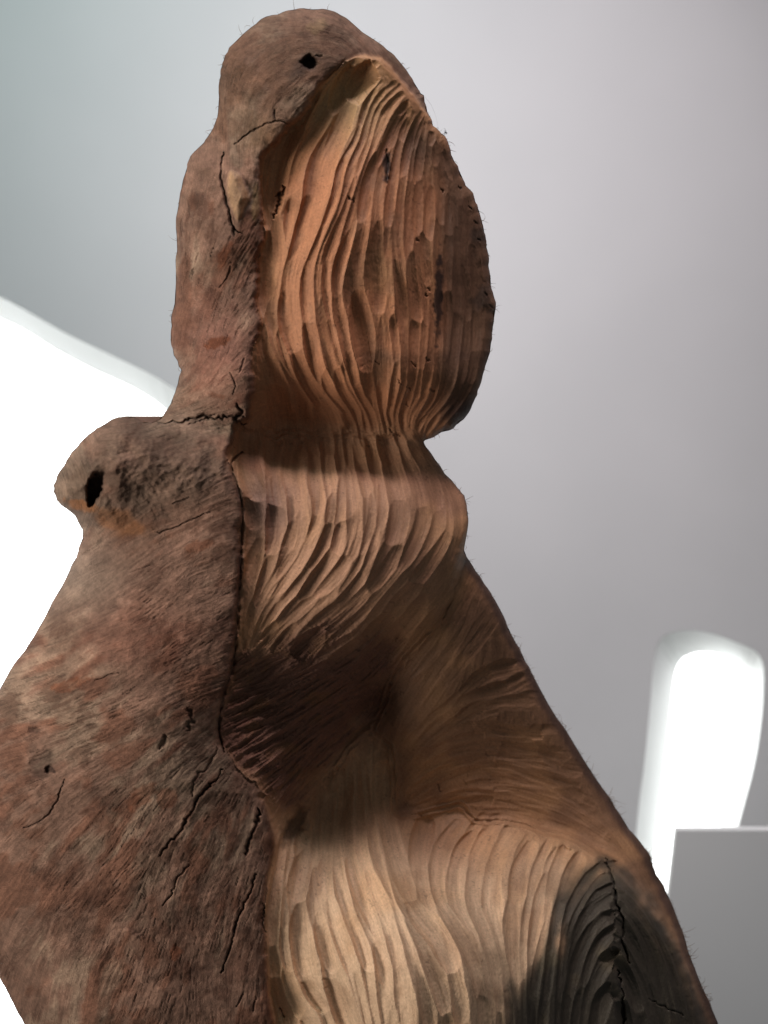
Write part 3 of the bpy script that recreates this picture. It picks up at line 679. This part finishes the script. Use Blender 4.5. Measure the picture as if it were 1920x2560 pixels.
MAT_STAINED = wood('stained_fibrous_wood', 0.5, 300, 0.75)

# ------------------------------------------------------------------ sculpture object and its parts
base = to_world(np.array([950.0]), np.array([2720.0]), np.array([0.0]))[0]
SC = empty('wooden_sculpture', tuple(base), 'tall brown carved log sculpture with weathered left side and gouged hollows', 'sculpture')
bpy.context.view_layer.update(); PINV[SC.name] = SC.matrix_world.inverted()

cc = lambda A: (A[:-1,:-1] + A[1:,:-1] + A[:-1,1:] + A[1:,1:]) / 4
LAB = np.zeros((NY-1, NX-1), int)                       # 0 weathered
cH, cC, cB, cE, cR, cSt = map(cc, (dH, dC, dB, dE, dR, dSt))
LAB[cE < 0] = 4; LAB[cB < 0] = 5; LAB[(cR < 0) & (cB < 12)] = 6; LAB[cC < 0] = 2; LAB[(cSt < 0) & (cC < 0)] = 3; LAB[cH < 0] = 1
LAB[(cc(stub_d) < 125) & (cc(GX) < 350) & (LAB == 0)] = 7
LAB[cc(e_eye) < 1.1] = 8; LAB[cc(e_stub) < 1.05] = 9; LAB[cc(e_knot) < 1.1] = 10; LAB[cc(e_oval) < 1.05] = 11; LAB[cc(e_scar) < 0] = 12
NAMES = {0: ('weathered_skin', MAT_BARK, 'rough grey-brown weathered outer surface with cracks'), 1: ('carved_head', MAT_CARVED, 'orange-tan gouged hollow of the head'),
         2: ('carved_chest', MAT_CARVED, 'brown gouged band below the neck'), 3: ('stained_hollow', MAT_STAINED, 'dark purple-brown fibrous hollow under the chest'),
         4: ('carved_flank', MAT_CARVED, 'dark brown shaded flank at right'), 5: ('carved_belly', MAT_CARVED, 'pale gouged belly at the bottom'),
         6: ('growth_rings', MAT_CARVED, 'dark grey-green rings around a crack'), 7: ('branch_stub', MAT_BARK, 'knobbly branch stub sticking out at left'),
         8: ('knot_hole', MAT_BARK, 'black knot hole near the top'), 9: ('knot_hole', MAT_BARK, 'black hole in the branch stub'),
         10: ('knot', MAT_BARK, 'dark pitted knot on the lower left'), 11: ('knot', MAT_BARK, 'black oval knot between skin and belly'),
         12: ('branch_scar', MAT_CARVED, 'pale peeled scar beside the head hollow')}
VI = np.arange(NY*NX).reshape(NY, NX)
posF = POS.reshape(-1, 3); nrmF = NRM.reshape(-1, 3); tinF = TINT.reshape(-1, 3)
def grid_part(name, quads, mat, label):
    used, inv = np.unique(quads, return_inverse=True)
    inv = inv.reshape(quads.shape)
    me = bpy.data.meshes.new(name)
    me.vertices.add(len(used)); me.vertices.foreach_set('co', posF[used].astype(np.float32).ravel())
    nq = len(inv); me.loops.add(nq*4); me.loops.foreach_set('vertex_index', inv.astype(np.int32).ravel())
    me.polygons.add(nq); me.polygons.foreach_set('loop_start', np.arange(0, nq*4, 4, dtype=np.int32))
    me.polygons.foreach_set('use_smooth', np.ones(nq, bool))
    me.update(calc_edges=True)
    a = me.attributes.new('tint', 'FLOAT_COLOR', 'POINT')
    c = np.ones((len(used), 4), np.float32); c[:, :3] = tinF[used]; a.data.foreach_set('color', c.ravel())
    me.materials.append(mat)
    me.normals_split_custom_set_from_vertices(nrmF[used].astype(np.float32))
    o = bpy.data.objects.new(name, me); link(o, SC, label=label); o.matrix_parent_inverse = PINV[SC.name]
    return o
Q = np.stack([VI[:-1,:-1], VI[1:,:-1], VI[1:,1:], VI[:-1,1:]], -1)
skin = None
for lab, (nm, mt, tx_) in NAMES.items():
    s = cell_any & (LAB == lab)
    if s.any(): grid_part(nm, Q[s], mt, tx_)

# rear of the log: rounded, closed along the same outline
def rear():
    n = len(SIL); idx = np.arange(0, n, 2); P = SIL[idx]
    Hrim = upsample(H[::4, ::4], gx[::4], gy[::4], P[:,0], P[:,1])
    rings = []; cen = np.array([0.0, 0.0])
    # shrink toward a medial spine so that the back stays inside the outline
    spy = np.array([0, 300, 700, 1080, 1300, 1700, 2100, 2500, 2760]); spx = np.array([780, 800, 840, 780, 680, 620, 760, 880, 950])
    sp = np.stack([np.interp(np.clip(P[:,1], 200, 2600), spy, spx), np.clip(P[:,1], 200, 2600)], 1)
    V = []; Tn = []
    prof = [(0.0, 0), (0.004, -30), (0.03, -80), (0.1, -140), (0.25, -200), (0.5, -250), (0.8, -275), (1.0, -280)]
    for f, dz in prof:
        q = P*(1-f) + sp*f
        hh = (Hrim*(1-f) - 60*f) + dz
        V.append(to_world(q[:,0], q[:,1], hh))
    V = np.concatenate(V); m = len(P); Fc = []
    for r in range(len(prof)-1):
        for i in range(m):
            j = (i+1) % m; Fc.append((r*m+i, r*m+j, (r+1)*m+j, (r+1)*m+i))
    o = mesh_obj('rear_skin', V, Fc, MAT_BARK, SC, smooth=True)
    a = o.data.attributes.new('tint', 'FLOAT_COLOR', 'POINT')
    c = np.ones((len(V), 4), np.float32); c[:, :3] = lin(128, 98, 82); a.data.foreach_set('color', c.ravel())
rear()

# ------------------------------------------------------------------ torn fibres and splinters
def hair_mesh(items, name, mat, label, kind):
    V = []; Fc = []; C = []
    for pts, r, col in items:
        pts = np.asarray(pts); n = len(pts); b = len(V)
        d = pts[-1]-pts[0]; d = d/(np.linalg.norm(d)+1e-9); s1 = np.cross(d, [0.3, 0.5, 0.81]); s1 /= np.linalg.norm(s1)+1e-9; s2_ = np.cross(d, s1)
        for i, p in enumerate(pts):
            rr = r * (1 - 0.75*i/(n-1))
            for a in range(3):
                an = a*2.0944; V.append(p + rr*(math.cos(an)*s1 + math.sin(an)*s2_)); C.append(col)
        for i in range(n-1):
            for a in range(3):
                c = (a+1) % 3; Fc.append((b+i*3+a, b+i*3+c, b+i*3+3+c, b+i*3+3+a))
    o = mesh_obj(name, V, Fc, mat, SC, smooth=True, label=label, kind=kind)
    a = o.data.attributes.new('tint', 'FLOAT_COLOR', 'POINT')
    c = np.ones((len(V), 4), np.float32); c[:, :3] = np.array(C); a.data.foreach_set('color', c.ravel())
rh = np.random.default_rng(99)
items = []
def hair(x, y, h, ang, ln, r, col, curl=0.8, lift=6):
    n = 6; pts = []; a = ang; px, py, hh = x, y, h
    cr = rh.normal(0, curl)
    for i in range(n):
        pts.append(to_world(np.array([px]), np.array([py]), np.array([hh]))[0])
        px += math.cos(a)*ln/n; py += math.sin(a)*ln/n; hh += lift/n; a += cr/n*2
    items.append((pts, r, col))
PXM = L0 / F
def Hs(x, y):
    j = int(np.clip((x-gx[0])/STEP, 0, NX-1)); i = int(np.clip((y-gy[0])/STEP, 0, NY-1)); return H[i, j]
# along the outline: sparse everywhere, thick on the right ridge
for i in range(len(SIL)):
    x, y = SIL[i]
    if y > 2600: continue
    tx_, ty_ = SIL[(i+1) % len(SIL)] - SIL[i-1]; an = math.atan2(-tx_, ty_)
    ridge = (x > 1180 and 1420 < y < 2500)
    cl = ridge and (1.4*vnoise(60, 7, np.array([x]), np.array([y]))[0] + 0.45) or 0.16
    nh = rh.poisson(max(cl, 0.08) * (2.6 if ridge else 1.6))
    for q in range(nh):
        t = rh.random(); xx = x + t*tx_*0.5; yy = y + t*ty_*0.5
        s = -1
        nx_, ny_ = math.cos(an), math.sin(an)
        hair(xx - nx_*2, yy - ny_*2, Hs(xx - nx_*5, yy - ny_*5), an + rh.normal(0, 0.6), rh.gamma(2.2, 5.5) + 5, PXM*rh.uniform(.5, .95), lin(126, 96, 72), 1.2, rh.uniform(-4, 6))
# torn fibres on carved ridges and in the stained hollow
cand = np.argwhere((dSt < 10) & (D > 20)); 
for i, j in cand[rh.integers(0, len(cand), 520)]:
    a = math.atan2(VYf[i, j], VXf[i, j]) + rh.normal(0, .7) + (math.pi if rh.random() < .5 else 0)
    hair(gx[j], gy[i], H[i, j]-1, a, rh.uniform(5, 16), PXM*rh.uniform(.3, .55), lin(150, 104, 72)*rh.uniform(.7, 1.1), 1.4, rh.uniform(2, 9))
lap = np.zeros_like(GOUGE); lap[1:-1,1:-1] = 4*GOUGE[1:-1,1:-1]-GOUGE[:-2,1:-1]-GOUGE[2:,1:-1]-GOUGE[1:-1,:-2]-GOUGE[1:-1,2:]
cand = np.argwhere((lap > 1.2) & carved & (D > 16))
for i, j in cand[rh.integers(0, len(cand), 700)]:
    a = math.atan2(VYf[i, j], VXf[i, j]) + rh.normal(0, .35) + (math.pi if rh.random() < .5 else 0)
    hair(gx[j], gy[i], H[i, j]-1, a, rh.uniform(4, 12), PXM*rh.uniform(.25, .5), TINT[i, j]*1.05, 1.0, rh.uniform(1, 5))
hair_mesh(items, 'torn_fibres', MAT_STAINED, 'fine torn wood fibres along edges and gouge ridges', 'stuff')

# dust tuft on a loose thread at the head's right edge
items = []
for q in range(26):
    a = rh.uniform(0, 6.28); hair(1113 + rh.normal(0, 2.2), 331 + rh.normal(0, 3), 30, a, rh.uniform(3, 9), PXM*.5, lin(40, 40, 46), 2.0, 0)
hair(1104, 346, 20, -1.0, 18, PXM*.7, lin(50, 48, 50), .3, 4)
th_pts = [(1062,242),(1078,262),(1088,285),(1094,310),(1096,330)]
items.append(([to_world(np.array([float(a)]), np.array([float(b)]), np.array([18.0]))[0] for a, b in th_pts], PXM*.25, lin(90, 88, 88)))
hair_mesh(items, 'dust_tuft', MAT_STAINED, 'tiny dark dust tuft on a loose thread', None)
print('done')
